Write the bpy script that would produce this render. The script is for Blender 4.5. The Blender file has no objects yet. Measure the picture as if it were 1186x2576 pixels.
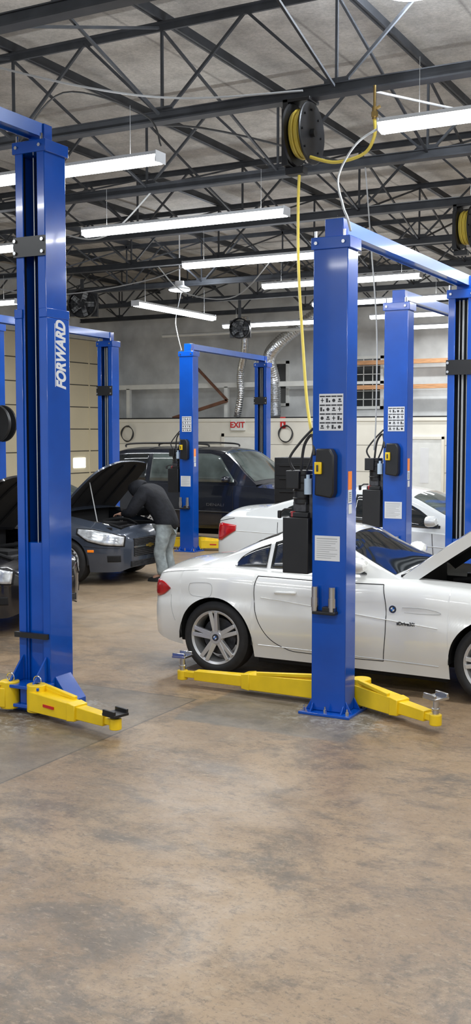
import bpy, bmesh, math, random
from mathutils import Vector, Matrix
random.seed(4)
S=bpy.context.scene; COL=S.collection
V=Vector
# ------------------------------------------------------------------ materials
def mat(name,col,rough=.5,metal=0,coat=0,var=.08,scale=6,bump=0,emit=0,spec=.5,stretch=None):
    m=bpy.data.materials.new(name); m.use_nodes=True; nt=m.node_tree; N=nt.nodes; L=nt.links
    b=N['Principled BSDF']
    tc=N.new('ShaderNodeTexCoord'); no=N.new('ShaderNodeTexNoise'); no.inputs['Scale'].default_value=scale; no.inputs['Detail'].default_value=5
    src=tc.outputs['Object']
    if stretch:
        mp=N.new('ShaderNodeMapping'); mp.inputs['Scale'].default_value=stretch; L.new(src,mp.inputs[0]); src=mp.outputs[0]
    L.new(src,no.inputs['Vector'])
    mr=N.new('ShaderNodeMapRange'); mr.inputs[1].default_value=.3; mr.inputs[2].default_value=.7; mr.inputs[3].default_value=1-var; mr.inputs[4].default_value=1+var
    L.new(no.outputs['Fac'],mr.inputs[0])
    vm=N.new('ShaderNodeVectorMath'); vm.operation='SCALE'; vm.inputs[0].default_value=col[:3]; L.new(mr.outputs[0],vm.inputs['Scale'])
    L.new(vm.outputs[0],b.inputs['Base Color'])
    b.inputs['Roughness'].default_value=rough; b.inputs['Metallic'].default_value=metal
    b.inputs['Coat Weight'].default_value=coat; b.inputs['Coat Roughness'].default_value=.06
    b.inputs['Specular IOR Level'].default_value=spec
    if bump:
        bp=N.new('ShaderNodeBump'); bp.inputs['Strength'].default_value=bump; bp.inputs['Distance'].default_value=.02
        L.new(no.outputs['Fac'],bp.inputs['Height']); L.new(bp.outputs[0],b.inputs['Normal'])
    if emit:
        L.new(vm.outputs[0],b.inputs['Emission Color']); b.inputs['Emission Strength'].default_value=emit
    return m
M={}
M['blue']=mat('lift_blue_paint',(.001,.070,.41),.22,coat=.5,var=.12,scale=3,spec=.4)
M['blue2']=mat('beam_blue_paint',(.003,.10,.50),.3,coat=.4,var=.1,scale=3)
M['yellow']=mat('arm_yellow_paint',(.86,.58,.008),.35,coat=.3,var=.1,scale=5)
M['black']=mat('black_plastic',(.012,.012,.013),.4,var=.2)
M['matte']=mat('matte_black',(.006,.006,.007),.85,var=.2)
M['rubber']=mat('tyre_rubber',(.014,.014,.015),.7,var=.25,scale=20)
M['chrome']=mat('steel_chrome',(.62,.62,.62),.22,1,var=.1)
M['rim']=mat('alloy_silver',(.60,.60,.60),.33,.55,var=.04,coat=.3)
M['dsteel']=mat('dark_roof_steel',(.038,.041,.047),.6,.1,var=.35,scale=4)
M['white']=mat('white_paint_car',(.80,.80,.77),.22,coat=1,var=.015)
M['silver']=mat('pearl_white_car',(.68,.70,.70),.22,coat=1,var=.02)
M['navy']=mat('slate_blue_car_paint',(.062,.076,.105),.25,.3,coat=1,var=.06)
M['suv']=mat('dark_navy_car_paint',(.013,.016,.025),.22,.2,coat=1,var=.05)
M['carblk']=mat('black_car_paint',(.008,.008,.011),.2,coat=1,var=.05)
M['glass']=mat('tinted_glass',(.012,.015,.017),.04,coat=.6,var=.15,scale=1.5,spec=.9)
M['glass2']=mat('clear_windshield',(.085,.105,.10),.05,coat=.8,var=.5,scale=2.5,spec=.9)
M['red']=mat('red_lens',(.45,.008,.012),.12,coat=1,var=.3,scale=14)
M['orange']=mat('orange_lens',(.9,.22,.01),.2,coat=1,var=.1,emit=.2)
M['lens']=mat('headlight_lens',(.62,.65,.68),.12,.35,coat=1,var=.4,scale=14)
M['paper']=mat('white_label_paper',(.72,.73,.74),.6,var=.03)
M['ink']=mat('label_ink',(.03,.03,.035),.6,var=.1)
M['redink']=mat('red_sign_paint',(.55,.02,.02),.5,var=.05)
M['wall']=mat('off_white_painted_wall',(.76,.73,.64),.75,var=.08,scale=1.2)
M['upwall']=mat('grey_insulation_wall',(.64,.65,.64),.9,var=.18,scale=2.0,bump=.3)
M['cream']=mat('cream_door_panel',(.82,.73,.52),.55,var=.06,scale=1)
M['seam']=mat('dark_seam',(.10,.09,.07),.8,var=.1)
M['whitest']=mat('white_steel',(.74,.75,.72),.5,var=.06)
M['wood']=mat('orange_pine_lumber',(.5,.26,.12),.6,var=.25,scale=5,stretch=(1,8,8))
M['foil']=mat('foil_duct',(.7,.72,.74),.25,.95,var=.15,scale=14,bump=.8)
M['led']=mat('led_diffuser_and_glow_pane',(.93,.97,1),.5,var=.005,emit=10)
M['ledh']=mat('fixture_housing',(.66,.67,.68),.4,var=.04)
M['hose']=mat('yellow_air_hose',(.75,.58,.09),.45,var=.1)
M['grey']=mat('grey_cable',(.42,.43,.43),.5,var=.08)
M['dcable']=mat('dark_cable',(.03,.03,.03),.5,var=.1)
M['brass']=mat('brass',(.6,.42,.16),.3,1,var=.1)
M['jacket']=mat('black_jacket_cloth',(.010,.011,.015),.8,var=.4,scale=9,bump=.8,spec=.3)
M['jeans']=mat('washed_denim',(.27,.31,.32),.85,var=.3,scale=10,bump=.8)
M['skin']=mat('skin',(.42,.24,.17),.55,var=.08)
M['shoe']=mat('black_shoe',(.012,.012,.012),.6,var=.2)
M['bmwb']=mat('emblem_blue',(.02,.14,.5),.2,coat=1,var=.02)
M['engine']=mat('engine_dark_metal',(.07,.07,.075),.45,.5,var=.5,scale=18)
M['bottle']=mat('translucent_bottle',(.5,.62,.75),.3,var=.05)
M['gold']=mat('gold_emblem',(.7,.5,.12),.3,.8,var=.05)
M['brown']=mat('rusty_brown_steel',(.16,.07,.04),.7,var=.3)

def floor_mat():
    m=bpy.data.materials.new('worn_concrete_floor'); m.use_nodes=True; nt=m.node_tree; N=nt.nodes; L=nt.links
    b=N['Principled BSDF']; tc=N.new('ShaderNodeTexCoord'); P=tc.outputs['Object']
    def noise(sc,det=6,rough=.6,dist=0,stretch=None,off=0):
        n=N.new('ShaderNodeTexNoise'); n.inputs['Scale'].default_value=sc; n.inputs['Detail'].default_value=det
        n.inputs['Roughness'].default_value=rough; n.inputs['Distortion'].default_value=dist
        mp=N.new('ShaderNodeMapping'); mp.inputs['Scale'].default_value=stretch or (1,1,1); mp.inputs['Rotation'].default_value=(0,0,.49); mp.inputs['Location'].default_value=(off,off*.7,0); L.new(P,mp.inputs[0]); L.new(mp.outputs[0],n.inputs['Vector'])
        return n.outputs['Fac']
    def mr(x,a,c,lo=0,hi=1):
        n=N.new('ShaderNodeMapRange'); n.interpolation_type='SMOOTHSTEP'
        n.inputs[1].default_value=a; n.inputs[2].default_value=c; n.inputs[3].default_value=lo; n.inputs[4].default_value=hi
        L.new(x,n.inputs[0]); return n.outputs[0]
    def mx(f,a,c):
        n=N.new('ShaderNodeMix'); n.data_type='RGBA'
        if isinstance(f,float): n.inputs[0].default_value=f
        else: L.new(f,n.inputs[0])
        for i,q in ((6,a),(7,c)):
            if isinstance(q,tuple): n.inputs[i].default_value=q+(1,)
            else: L.new(q,n.inputs[i])
        return n.outputs[2]
    def mul(a,c):
        n=N.new('ShaderNodeMath'); n.operation='MULTIPLY'
        for i,q in ((0,a),(1,c)):
            if isinstance(q,(int,float)): n.inputs[i].default_value=q
            else: L.new(q,n.inputs[i])
        return n.outputs[0]
    def add(a,c,k):
        n=N.new('ShaderNodeMath'); n.operation='MULTIPLY_ADD'; L.new(c,n.inputs[0]); n.inputs[1].default_value=k; L.new(a,n.inputs[2]); return n.outputs[0]
    sp=N.new('ShaderNodeSeparateXYZ'); L.new(P,sp.inputs[0]); X0,Y0=sp.outputs[0],sp.outputs[1]
    wb=noise(4,6,.7,0,None,3); 
    X1=add(X0,wb,.16); Y1=add(Y0,wb,.16)
    def rect(x0,x1,y0,y1,s=.03,w=False):
        X,Y=(X1,Y1) if w else (X0,Y0)
        return mul(mul(mr(X,x0-s,x0+s),mr(X,x1-s,x1+s,1,0)),mul(mr(Y,y0-s,y0+s),mr(Y,y1-s,y1+s,1,0)))
    c=mx(mr(noise(.6,6,.65,.3),.32,.68),(.218,.143,.081),(.315,.219,.130))
    c=mx(mul(mr(noise(1.7,10,.80,.35,None,5),.47,.64),.8),c,(.108,.079,.054))
    c=mx(mul(mr(noise(.8,9,.76,.5,(1,1.5,1),9),.50,.63),.75),c,(.098,.079,.060))
    c=mx(mul(mr(noise(6.5,10,.85,.3,(1,1.8,1),2),.50,.64),.65),c,(.080,.059,.042))
    c=mx(mul(mr(noise(2.6,10,.85,.6,None,12),.55,.68),.45),c,(.37,.288,.19))
    c=mx(mul(mr(noise(45,5,.75),.52,.66),.55),c,(.072,.056,.040))
    c=mx(mul(mr(noise(17,6,.8,0,(1,2,1),31),.54,.64),.5),c,(.35,.275,.19))
    c=mx(mul(mr(noise(3.1,10,.8,2.5,(1,7,1),20),.66,.70),.6),c,(.44,.37,.27))
    c=mx(mul(mr(noise(2.3,8,.8,3.0,(5,1,1),44),.67,.70),.6),c,(.07,.053,.04))
    c=mx(mul(mr(Y0,8.2,10.5),.5),c,(.34,.258,.172))
    g=mx(mr(noise(4,9,.8,.5,None,7),.35,.68),(.082,.075,.065),(.19,.163,.128))
    c=mx(mul(rect(-4.15,-2.75,6.98,8.2,.03,True),.8),c,g)
    c=mx(mul(rect(-7.4,-4.36,2.6,7.5,.02),.6),c,g)
    c=mx(mul(mul(rect(-5.9,-4.9,6.0,7.1,.25),mr(noise(9,8,.8,1),.48,.62)),.7),c,(.42,.41,.38))
    c=mx(mul(mul(rect(-3.6,-2.7,7.2,7.9,.2),mr(noise(9,8,.8,1),.46,.62)),.6),c,(.40,.39,.36))
    for r in ((-4.37,-4.355,-3,7.5),(-16,-4.35,7.49,7.502),(-16,6,11.9,11.91),(-7.9,-7.89,7.5,24)):
        c=mx(mul(rect(*r,s=.006),.7),c,(.04,.036,.03))
    L.new(c,b.inputs['Base Color'])
    L.new(mr(noise(1.4,6,.7,.6),.3,.7,.32,.56),b.inputs['Roughness'])
    bp=N.new('ShaderNodeBump'); bp.inputs['Strength'].default_value=.12; bp.inputs['Distance'].default_value=.01
    L.new(noise(14,8,.7),bp.inputs['Height']); L.new(bp.outputs[0],b.inputs['Normal'])
    return m
def ceil_mat():
    m=mat('grey_fibre_ceiling_insulation',(.47,.445,.41),.95,var=.18,scale=3.2,bump=.3)
    nt=m.node_tree; N=nt.nodes; L=nt.links; b=N['Principled BSDF']
    vm=[n for n in N if n.type=='VECT_MATH'][0]; tc=[n for n in N if n.type=='TEX_COORD'][0]
    sp=N.new('ShaderNodeSeparateXYZ'); L.new(tc.outputs['Object'],sp.inputs[0])
    a=N.new('ShaderNodeMath'); a.operation='PINGPONG'; a.inputs[1].default_value=.75; L.new(sp.outputs[0],a.inputs[0])
    r=N.new('ShaderNodeMapRange'); r.inputs[1].default_value=0; r.inputs[2].default_value=.03; r.inputs[3].default_value=.6; r.inputs[4].default_value=1; L.new(a.outputs[0],r.inputs[0])
    f=N.new('ShaderNodeTexNoise'); f.inputs['Scale'].default_value=30; f.inputs['Detail'].default_value=8; f.inputs['Roughness'].default_value=.85; L.new(tc.outputs['Object'],f.inputs['Vector'])
    r2=N.new('ShaderNodeMapRange'); r2.inputs[1].default_value=.3; r2.inputs[2].default_value=.7; r2.inputs[3].default_value=.6; r2.inputs[4].default_value=1.25; L.new(f.outputs[0],r2.inputs[0])
    mu=N.new('ShaderNodeMath'); mu.operation='MULTIPLY'; L.new(r.outputs[0],mu.inputs[0]); L.new(r2.outputs[0],mu.inputs[1])
    v2=N.new('ShaderNodeVectorMath'); v2.operation='SCALE'; L.new(vm.outputs[0],v2.inputs[0]); L.new(mu.outputs[0],v2.inputs['Scale'])
    L.new(v2.outputs[0],b.inputs['Base Color']); return m
M['floor']=floor_mat(); M['ceil']=ceil_mat()

# ------------------------------------------------------------------ mesh builder
class MB:
    def __init__(s): s.v=[];s.f=[];s.m=[]
    def add(s,vs,fs,mi=0):
        o=len(s.v); s.v+=[tuple(v) for v in vs]
        for f in fs: s.f.append(tuple(o+i for i in f)); s.m.append(mi)
        return s
    def box(s,c,d,mi=0,R=None):
        vs=[]
        for z in (-.5,.5):
            for y in (-.5,.5):
                for x in (-.5,.5):
                    p=V((x*d[0],y*d[1],z*d[2]))
                    if R is not None: p=R@p
                    vs.append(V(c)+p)
        return s.add(vs,[(0,2,3,1),(4,5,7,6),(0,1,5,4),(2,6,7,3),(0,4,6,2),(1,3,7,5)],mi)
    def bx(s,x0,x1,y0,y1,z0,z1,mi=0): return s.box(((x0+x1)/2,(y0+y1)/2,(z0+z1)/2),(x1-x0,y1-y0,z1-z0),mi)
    def frame(s,a,b):
        d=(V(b)-V(a)); l=d.length; d.normalize(); up=V((0,0,1)) if abs(d.z)<.98 else V((0,1,0))
        y=up.cross(d).normalized(); z=d.cross(y)
        return Matrix((d,y,z)).transposed(),l
    def beam(s,a,b,w,h,mi=0):
        R,l=s.frame(a,b); return s.box((V(a)+V(b))/2,(l,w,h),mi,R)
    def taper(s,a,b,w0,h0,w1,h1,mi=0):
        R,l=s.frame(a,b); vs=[]
        for p,w,h in ((V(a),w0,h0),(V(b),w1,h1)):
            for y,z in ((-1,-1),(1,-1),(1,1),(-1,1)): vs.append(p+R@V((0,y*w/2,z*h/2)))
        return s.add(vs,[(3,2,1,0),(4,5,6,7),(0,1,5,4),(1,2,6,5),(2,3,7,6),(3,0,4,7)],mi)
    def cyl(s,a,b,r,r2=None,n=16,mi=0):
        if r2 is None: r2=r
        R,l=s.frame(a,b); vs=[]
        for p,q in ((V(a),r),(V(b),r2)):
            for i in range(n):
                t=2*math.pi*i/n; vs.append(p+R@V((0,q*math.cos(t),q*math.sin(t))))
        fs=[(i,(i+1)%n,n+(i+1)%n,n+i) for i in range(n)]+[tuple(range(n))[::-1],tuple(range(n,2*n))]
        return s.add(vs,fs,mi)
    def lathe(s,prof,o,ax,n=32,mi=0):
        R,_=s.frame((0,0,0),ax); vs=[]
        for r,t in prof:
            for i in range(n):
                a=2*math.pi*i/n; vs.append(V(o)+R@V((t,r*math.cos(a),r*math.sin(a))))
        fs=[]
        for j in range(len(prof)-1):
            for i in range(n): fs.append((j*n+i,j*n+(i+1)%n,(j+1)*n+(i+1)%n,(j+1)*n+i))
        return s.add(vs,fs,mi)
    def tube(s,pts,r,n=8,mi=0,sm=0,rf=None):
        pts=[V(p) for p in pts]
        if sm:
            q=[]
            for i in range(len(pts)-1):
                p0=pts[max(i-1,0)];p1=pts[i];p2=pts[i+1];p3=pts[min(i+2,len(pts)-1)]
                for k in range(sm):
                    t=k/sm; q.append(.5*((2*p1)+(p2-p0)*t+(2*p0-5*p1+4*p2-p3)*t*t+(3*p1-p0-3*p2+p3)*t**3))
            q.append(pts[-1]); pts=q
        vs=[];up=None
        for i,p in enumerate(pts):
            d=(pts[min(i+1,len(pts)-1)]-pts[max(i-1,0)]).normalized()
            if up is None: up=V((0,0,1)) if abs(d.z)<.9 else V((1,0,0))
            y=up.cross(d).normalized(); z=d.cross(y); up=z
            rr=rf(i) if rf else r
            for k in range(n):
                a=2*math.pi*k/n; vs.append(p+y*rr*math.cos(a)+z*rr*math.sin(a))
        fs=[]
        for j in range(len(pts)-1):
            for i in range(n): fs.append((j*n+i,j*n+(i+1)%n,(j+1)*n+(i+1)%n,(j+1)*n+i))
        m=len(pts)-1
        fs+= [tuple(range(n))[::-1],tuple(m*n+i for i in range(n))]
        return s.add(vs,fs,mi)
    def grid(s,P,mi=0,skip=None):
        r=len(P);c=len(P[0]); vs=[p for row in P for p in row]; fs=[]
        for i in range(r-1):
            for j in range(c-1):
                if skip and skip(i,j): continue
                fs.append((i*c+j,i*c+j+1,(i+1)*c+j+1,(i+1)*c+j))
        return s.add(vs,fs,mi)
    def prism(s,pts,off,mi=0):
        n=len(pts); off=V(off); vs=[V(p) for p in pts]+[V(p)+off for p in pts]
        fs=[tuple(range(n)),tuple(range(n,2*n))[::-1]]+[(i,(i+1)%n,n+(i+1)%n,n+i) for i in range(n)]
        return s.add(vs,fs,mi)
    def obj(s,name,mats,parent=None,loc=None,bevel=0,ang=38,rot=None,smooth=True,recalc=True,**kw):
        me=bpy.data.meshes.new(name); me.from_pydata(s.v,[],s.f); me.polygons.foreach_set('material_index',s.m)
        for k in (mats if isinstance(mats,(list,tuple)) else [mats]): me.materials.append(M[k])
        if recalc:
            bm=bmesh.new(); bm.from_mesh(me); bmesh.ops.recalc_face_normals(bm,faces=bm.faces); bm.to_mesh(me); bm.free()
        if smooth:
            me.polygons.foreach_set('use_smooth',[True]*len(me.polygons)); me.set_sharp_from_angle(angle=math.radians(ang))
        me.update()
        o=bpy.data.objects.new(name,me); COL.objects.link(o)
        if parent: o.parent=parent
        if loc is not None: o.location=loc
        if rot is not None: o.rotation_euler=rot
        if bevel:
            b=o.modifiers.new('b','BEVEL'); b.width=bevel; b.segments=2; b.limit_method='ANGLE'; b.angle_limit=math.radians(50)
        for k,v in kw.items(): o[k]=v
        return o
def thing(name,label,category,loc=(0,0,0),rot=0,group=None):
    e=bpy.data.objects.new(name,None); e.empty_display_size=.2; e.location=loc; e.rotation_euler=(0,0,rot); COL.objects.link(e)
    e['label']=label; e['category']=category
    if group: e['group']=group
    return e
def copytree(o,loc,rot=None,**kw):
    c=o.copy(); c.location=loc; COL.objects.link(c)
    if rot is not None: c.rotation_euler=(0,0,rot)
    for k,v in kw.items(): c[k]=v
    def rec(a,b):
        for ch in a.children:
            d=ch.copy(); d.parent=b; COL.objects.link(d); rec(ch,d)
    rec(o,c); return c
def text(s,size,parent,loc,X,Y,m,name='lettering',ext=.002,shear=0,bold=0,sx=1):
    cu=bpy.data.curves.new(name,'FONT'); cu.body=s; cu.size=size; cu.extrude=ext; cu.align_x='CENTER'; cu.align_y='CENTER'; cu.shear=shear; cu.offset=bold
    t=bpy.data.objects.new('t',cu); COL.objects.link(t); bpy.context.view_layer.update()
    me=bpy.data.meshes.new_from_object(t); bpy.data.objects.remove(t)
    me.materials.clear(); me.materials.append(M[m])
    for v in me.vertices: v.co.x*=sx
    o=bpy.data.objects.new(name,me); COL.objects.link(o); o.parent=parent
    X=V(X);Y=V(Y);Z=X.cross(Y); R=Matrix((X,Y,Z)).transposed().to_4x4(); R.translation=V(loc); o.matrix_local=R
    return o

# ------------------------------------------------------------------ room
XL,XR,YF,YB,ZC=-16.7,6.0,-3.0,24.8,6.05
MB().bx(XL,XR,YF,YB,-.1,0).obj('floor','floor',kind='structure',label='worn tan and grey stained concrete floor')
MB().bx(XL,XR,YF,YB,ZC,ZC+.1).obj('ceiling','ceil',kind='structure',label='grey fibre insulation ceiling')
MB().bx(XL-.2,XL,YF,YB+.2,0,ZC).obj('wall_left','upwall',kind='structure')
MB().bx(XR,XR+.2,YF,YB+.2,0,ZC).obj('wall_right','wall',kind='structure')
MB().bx(XL,XR,YB,YB+.2,0,ZC).obj('wall_back','upwall',kind='structure')
w=MB(); w.bx(XL,XR,24.0,YB,0,2.5)
for z in (.62,1.24,1.86): w.bx(XL,XR,23.996,24.01,z-.004,z+.004,1)
w.bx(XL,XR,23.97,24.0,2.42,2.5,0)
w.obj('wall_partition',['wall','seam'],kind='structure',label='off-white painted block partition with open top')
d=MB()
d.bx(XL,XL+.07,18.7,24.0,0,4.5,0)
for z in [i*.56 for i in range(1,8)]: d.bx(XL+.07,XL+.076,18.7,24.0,z-.012,z+.012,1)
for i in range(1,6): y=18.7+5.3*i/6; d.bx(XL+.07,XL+.085,y-.025,y+.025,0,4.5,0)
for i in (1,3,5):
    y=18.7+5.3*(i-.5)/6; d.bx(XL+.07,XL+.08,y-.25,y+.25,1.26,1.5,2)  # door panes share the LED emission, their brightness put into the material
d.obj('door_1',['cream','seam','led'],kind='structure',label='cream sectional overhead garage door')
t=MB(); t.bx(XL,XL+.12,24.0,24.12,0,4.7); t.bx(XL,XL+.12,18.55,18.68,0,4.7); t.bx(XL,XL+.12,18.55,24.12,4.52,4.7); t.obj('trim_1','whitest',kind='structure')
d=MB(); d.bx(-13.1,-12.2,23.95,24.0,0,2.05,0); d.bx(-13.18,-13.1,23.93,24.0,0,2.13,1); d.bx(-12.2,-12.12,23.93,24.0,0,2.13,1); d.bx(-13.18,-12.12,23.93,24.0,2.05,2.13,1); d.cyl((-12.3,23.95,1),(-12.3,23.88,1),.03,mi=2)
d.obj('door_2',['whitest','wall','chrome'],kind='structure',label='white steel exit door in white frame')
d=MB(); d.bx(-8.3,-7.5,23.95,24.0,0,2.0,0); d.bx(-8.36,-8.3,23.93,24,0,2.06,1); d.bx(-7.5,-7.44,23.93,24,0,2.06,1); d.bx(-8.36,-7.44,23.93,24,2.0,2.06,1); d.bx(-8.0,-7.8,23.945,23.95,1.0,1.8,2)  # glass pane given a white colour so it looks lit
d.obj('door_3',['whitest','wall','paper'],kind='structure')
def window(n,x0,x1,z0,z1,nx,nz):
    w=MB(); w.bx(x0,x1,YB-.03,YB,z0,z1,1)
    f=.035
    for x in (x0,x1): w.bx(x-f,x+f,YB-.06,YB,z0-f,z1+f,0)
    for z in (z0,z1,(z0+z1)/2): w.bx(x0-f,x1+f,YB-.06,YB,z-f,z+f,0)
    for i in range(1,nx): x=x0+(x1-x0)*i/nx; w.bx(x-.009,x+.009,YB-.045,YB,z0,z1,0)
    for i in range(1,nz): z=z0+(z1-z0)*i/nz; w.bx(x0,x1,YB-.045,YB,z-.009,z+.009,0)
    w.obj('window_%d'%n,['whitest','glass'],kind='structure')
window(1,-9.95,-9.25,2.75,3.95,3,6); window(2,-12.15,-11.75,2.85,3.9,1,2)
t=MB(); t.bx(XL+.1,-9.95,24.2,24.3,3.28,3.4)
for x in (-16.2,-13.25,-10.4): t.bx(x,x+.1,24.2,24.3,2.5,3.3)
t.obj('trim_2','whitest',kind='structure',label='white steel frame on top of partition')
for i,(z) in enumerate((3.22,3.8)):
    MB().bx(-9.95,-6.2,24.35,24.47,z-.05,z+.05).obj('trim_%d'%(3+i),'wood',kind='structure',label='orange pine lumber rail')
b=MB(); b.beam((-13.1,24.1,2.95),(-14.7,24.1,2.52),.05,.08); b.beam((-13.1,24.1,2.95),(-14.1,24.1,3.9),.05,.06); b.obj('trim_5','brown',kind='structure')
t=MB(); t.bx(XL,XR,24.0,24.78,2.5,2.53); t.obj('trim_6','matte',kind='structure')

# ------------------------------------------------------------------ roof trusses
ZB,ZT=4.95,5.8
GY=[6.1,8.56,10.95,13.35,15.75,18.15,20.5,22.9]
nodes=[-5.32+1.7*k for k in range(-6,7)]
root=thing('roof_truss','dark painted steel roof truss with web bars','truss',(0,GY[0],0),group='steel roof trusses')
m=MB(); m.bx(XL,XR,-.06,.06,-.015,.0); m.bx(XL,XR,-.02,.02,0,.08); m.bx(XL,XR,-.04,.04,.075,.085)
m.obj('bottom_chord','dsteel',root,(0,0,ZB))
m=MB(); m.bx(XL,XR,-.045,.045,0,.012); m.bx(XL,XR,-.012,.012,-.06,0); m.obj('top_chord','dsteel',root,(0,0,ZT))
m=MB()
for x in nodes:
    m.beam((x,0,ZB),(x,0,ZT),.022,.024)
    for sg in (-1,1): m.beam((x,0,ZB+.03),(x+sg*.85,0,ZT-.03),.026,.024)
    m.box((x,0,ZB+.07),(.22,.02,.12))
m.obj('truss_web','dsteel',root)
for y in GY[1:]: copytree(root,(0,y,0))
gap=2.4
br=MB(); br.beam((0,0,ZB+.05),(0,gap,ZT-.05),.022,.022); br.beam((0,0,ZT-.05),(0,gap,ZB+.05),.022,.022)
first=None
for i in range(-1,len(GY)-1):
    y=GY[0]-2.4 if i<0 else GY[i]
    for k,x in enumerate(nodes):
        if first is None:
            first=br.obj('ceiling_brace','dsteel',loc=(x,y,0),label='crossed dark angle-iron brace between roof trusses',category='brace',group='cross braces between roof trusses')
        else:
            c=first.copy(); c.location=(x,y,0); COL.objects.link(c)
pj=MB(); pj.bx(-.03,.03,YF,YB,0,.01); pj.bx(-.01,.01,YF,YB,.0,.10)
first=None
for x in nodes:
    if first is None: first=pj.obj('ceiling_joist','dsteel',loc=(x,0,ZT+.02),label='thin dark steel joist under the ceiling',category='joist',group='ceiling joists')
    else: c=first.copy(); c.location=(x,0,ZT+.02); COL.objects.link(c)

# ------------------------------------------------------------------ lights
def area(name,parent,loc,sx,sy,e,rot=(0,0,0),col=(.95,.98,1)):
    l=bpy.data.lights.new(name,'AREA'); l.shape='RECTANGLE'; l.size=sx; l.size_y=sy; l.energy=e; l.color=col
    o=bpy.data.objects.new(name,l); COL.objects.link(o); o.parent=parent; o.location=loc; o.rotation_euler=rot; return o
LL=2.6
led=thing('led_shop_light','long white LED strip light hung under the roof trusses','light',(-5.03-LL/2,8.05,4.5),group='LED strip lights')
m=MB(); m.bx(-LL/2,LL/2,-.06,.06,.008,.035); m.bx(-LL/2-.01,-LL/2,-.08,.08,-.06,.035); m.bx(LL/2,LL/2+.01,-.08,.08,-.06,.035); m.bx(-LL/2,LL/2,-.085,.085,0,.008); m.obj('light_housing','ledh',led)
for x in (-1,1): m=MB(); m.cyl((x,0,.035),(x,0,.46),.0022,n=6); m.obj('hanging_wire','grey',led)
m=MB(); P=[]
for x in (-LL/2,LL/2): P.append([(x,.085*math.cos(a),-.072*math.sin(a)) for a in [math.pi*i/10 for i in range(11)]])
m.grid(P); m.obj('diffuser','led',led,recalc=False)
area('lamp_glow',led,(0,0,-.076),2.5,.12,66)
area('added_ceiling_fill',led,(0,0,.045),2.5,.06,11,rot=(math.pi,0,0))  # upward fill added above the housing to brighten the ceiling
L2=[(-6.35,10.6),(-6.6,13.3),(-6.58,15.73),(-6.9,18.4),(-6.75,20.9),(-7.1,23.3),
    (-1.73,8.05),(-1.73,10.6),(-1.73,13.3),(-1.73,15.73),(-1.73,18.4),(-10.3,11.0),(-14.0,15.5),(-10.3,21.2),
    (-7.0,4.4),(-1.73,4.4),(-1.73,1.2),(2.5,4.4),(2.5,8.05),(-6.3,1.2)]  # this row is out of view, added to light the foreground floor
for x,y in L2: copytree(led,(x,y,4.5))
copytree(led,(-10.05,16.6,4.3),rot=math.pi/2)
# high-bay
def bay(loc,r,e,lab):
    b=thing('high_bay_lamp',lab,'light',loc)
    m=MB(); m.lathe([(0,.16),(r*.4,.16),(r*.45,.08),(r*.98,.03),(r,0)],(0,0,0),(0,0,1),32); m.cyl((0,0,.16),(0,0,ZC-loc[2]),.012,n=8); m.obj('lamp_shade','ledh',b)
    m=MB(); m.lathe([(0,-.03),(r*.6,-.028),(r*.9,-.015),(r*.97,.02)],(0,0,0),(0,0,1),32); m.obj('lamp_lens','led',b)
    for z,k in ((-.25,.3),(.27,.7)):
        l=bpy.data.lights.new('lamp_glow','POINT'); l.energy=e*k; l.shadow_soft_size=.12; l.color=(.82,.90,1)
        o=bpy.data.objects.new('lamp_glow',l); COL.objects.link(o); o.parent=b; o.location=(.1,.25,z)
bay((-2.89,8.3,5.57),.24,260,'round bright high-bay lamp near the ceiling')
bay((-10.4,17.3,4.75),.2,45,'small round bright lamp hanging from the roof')

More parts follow.
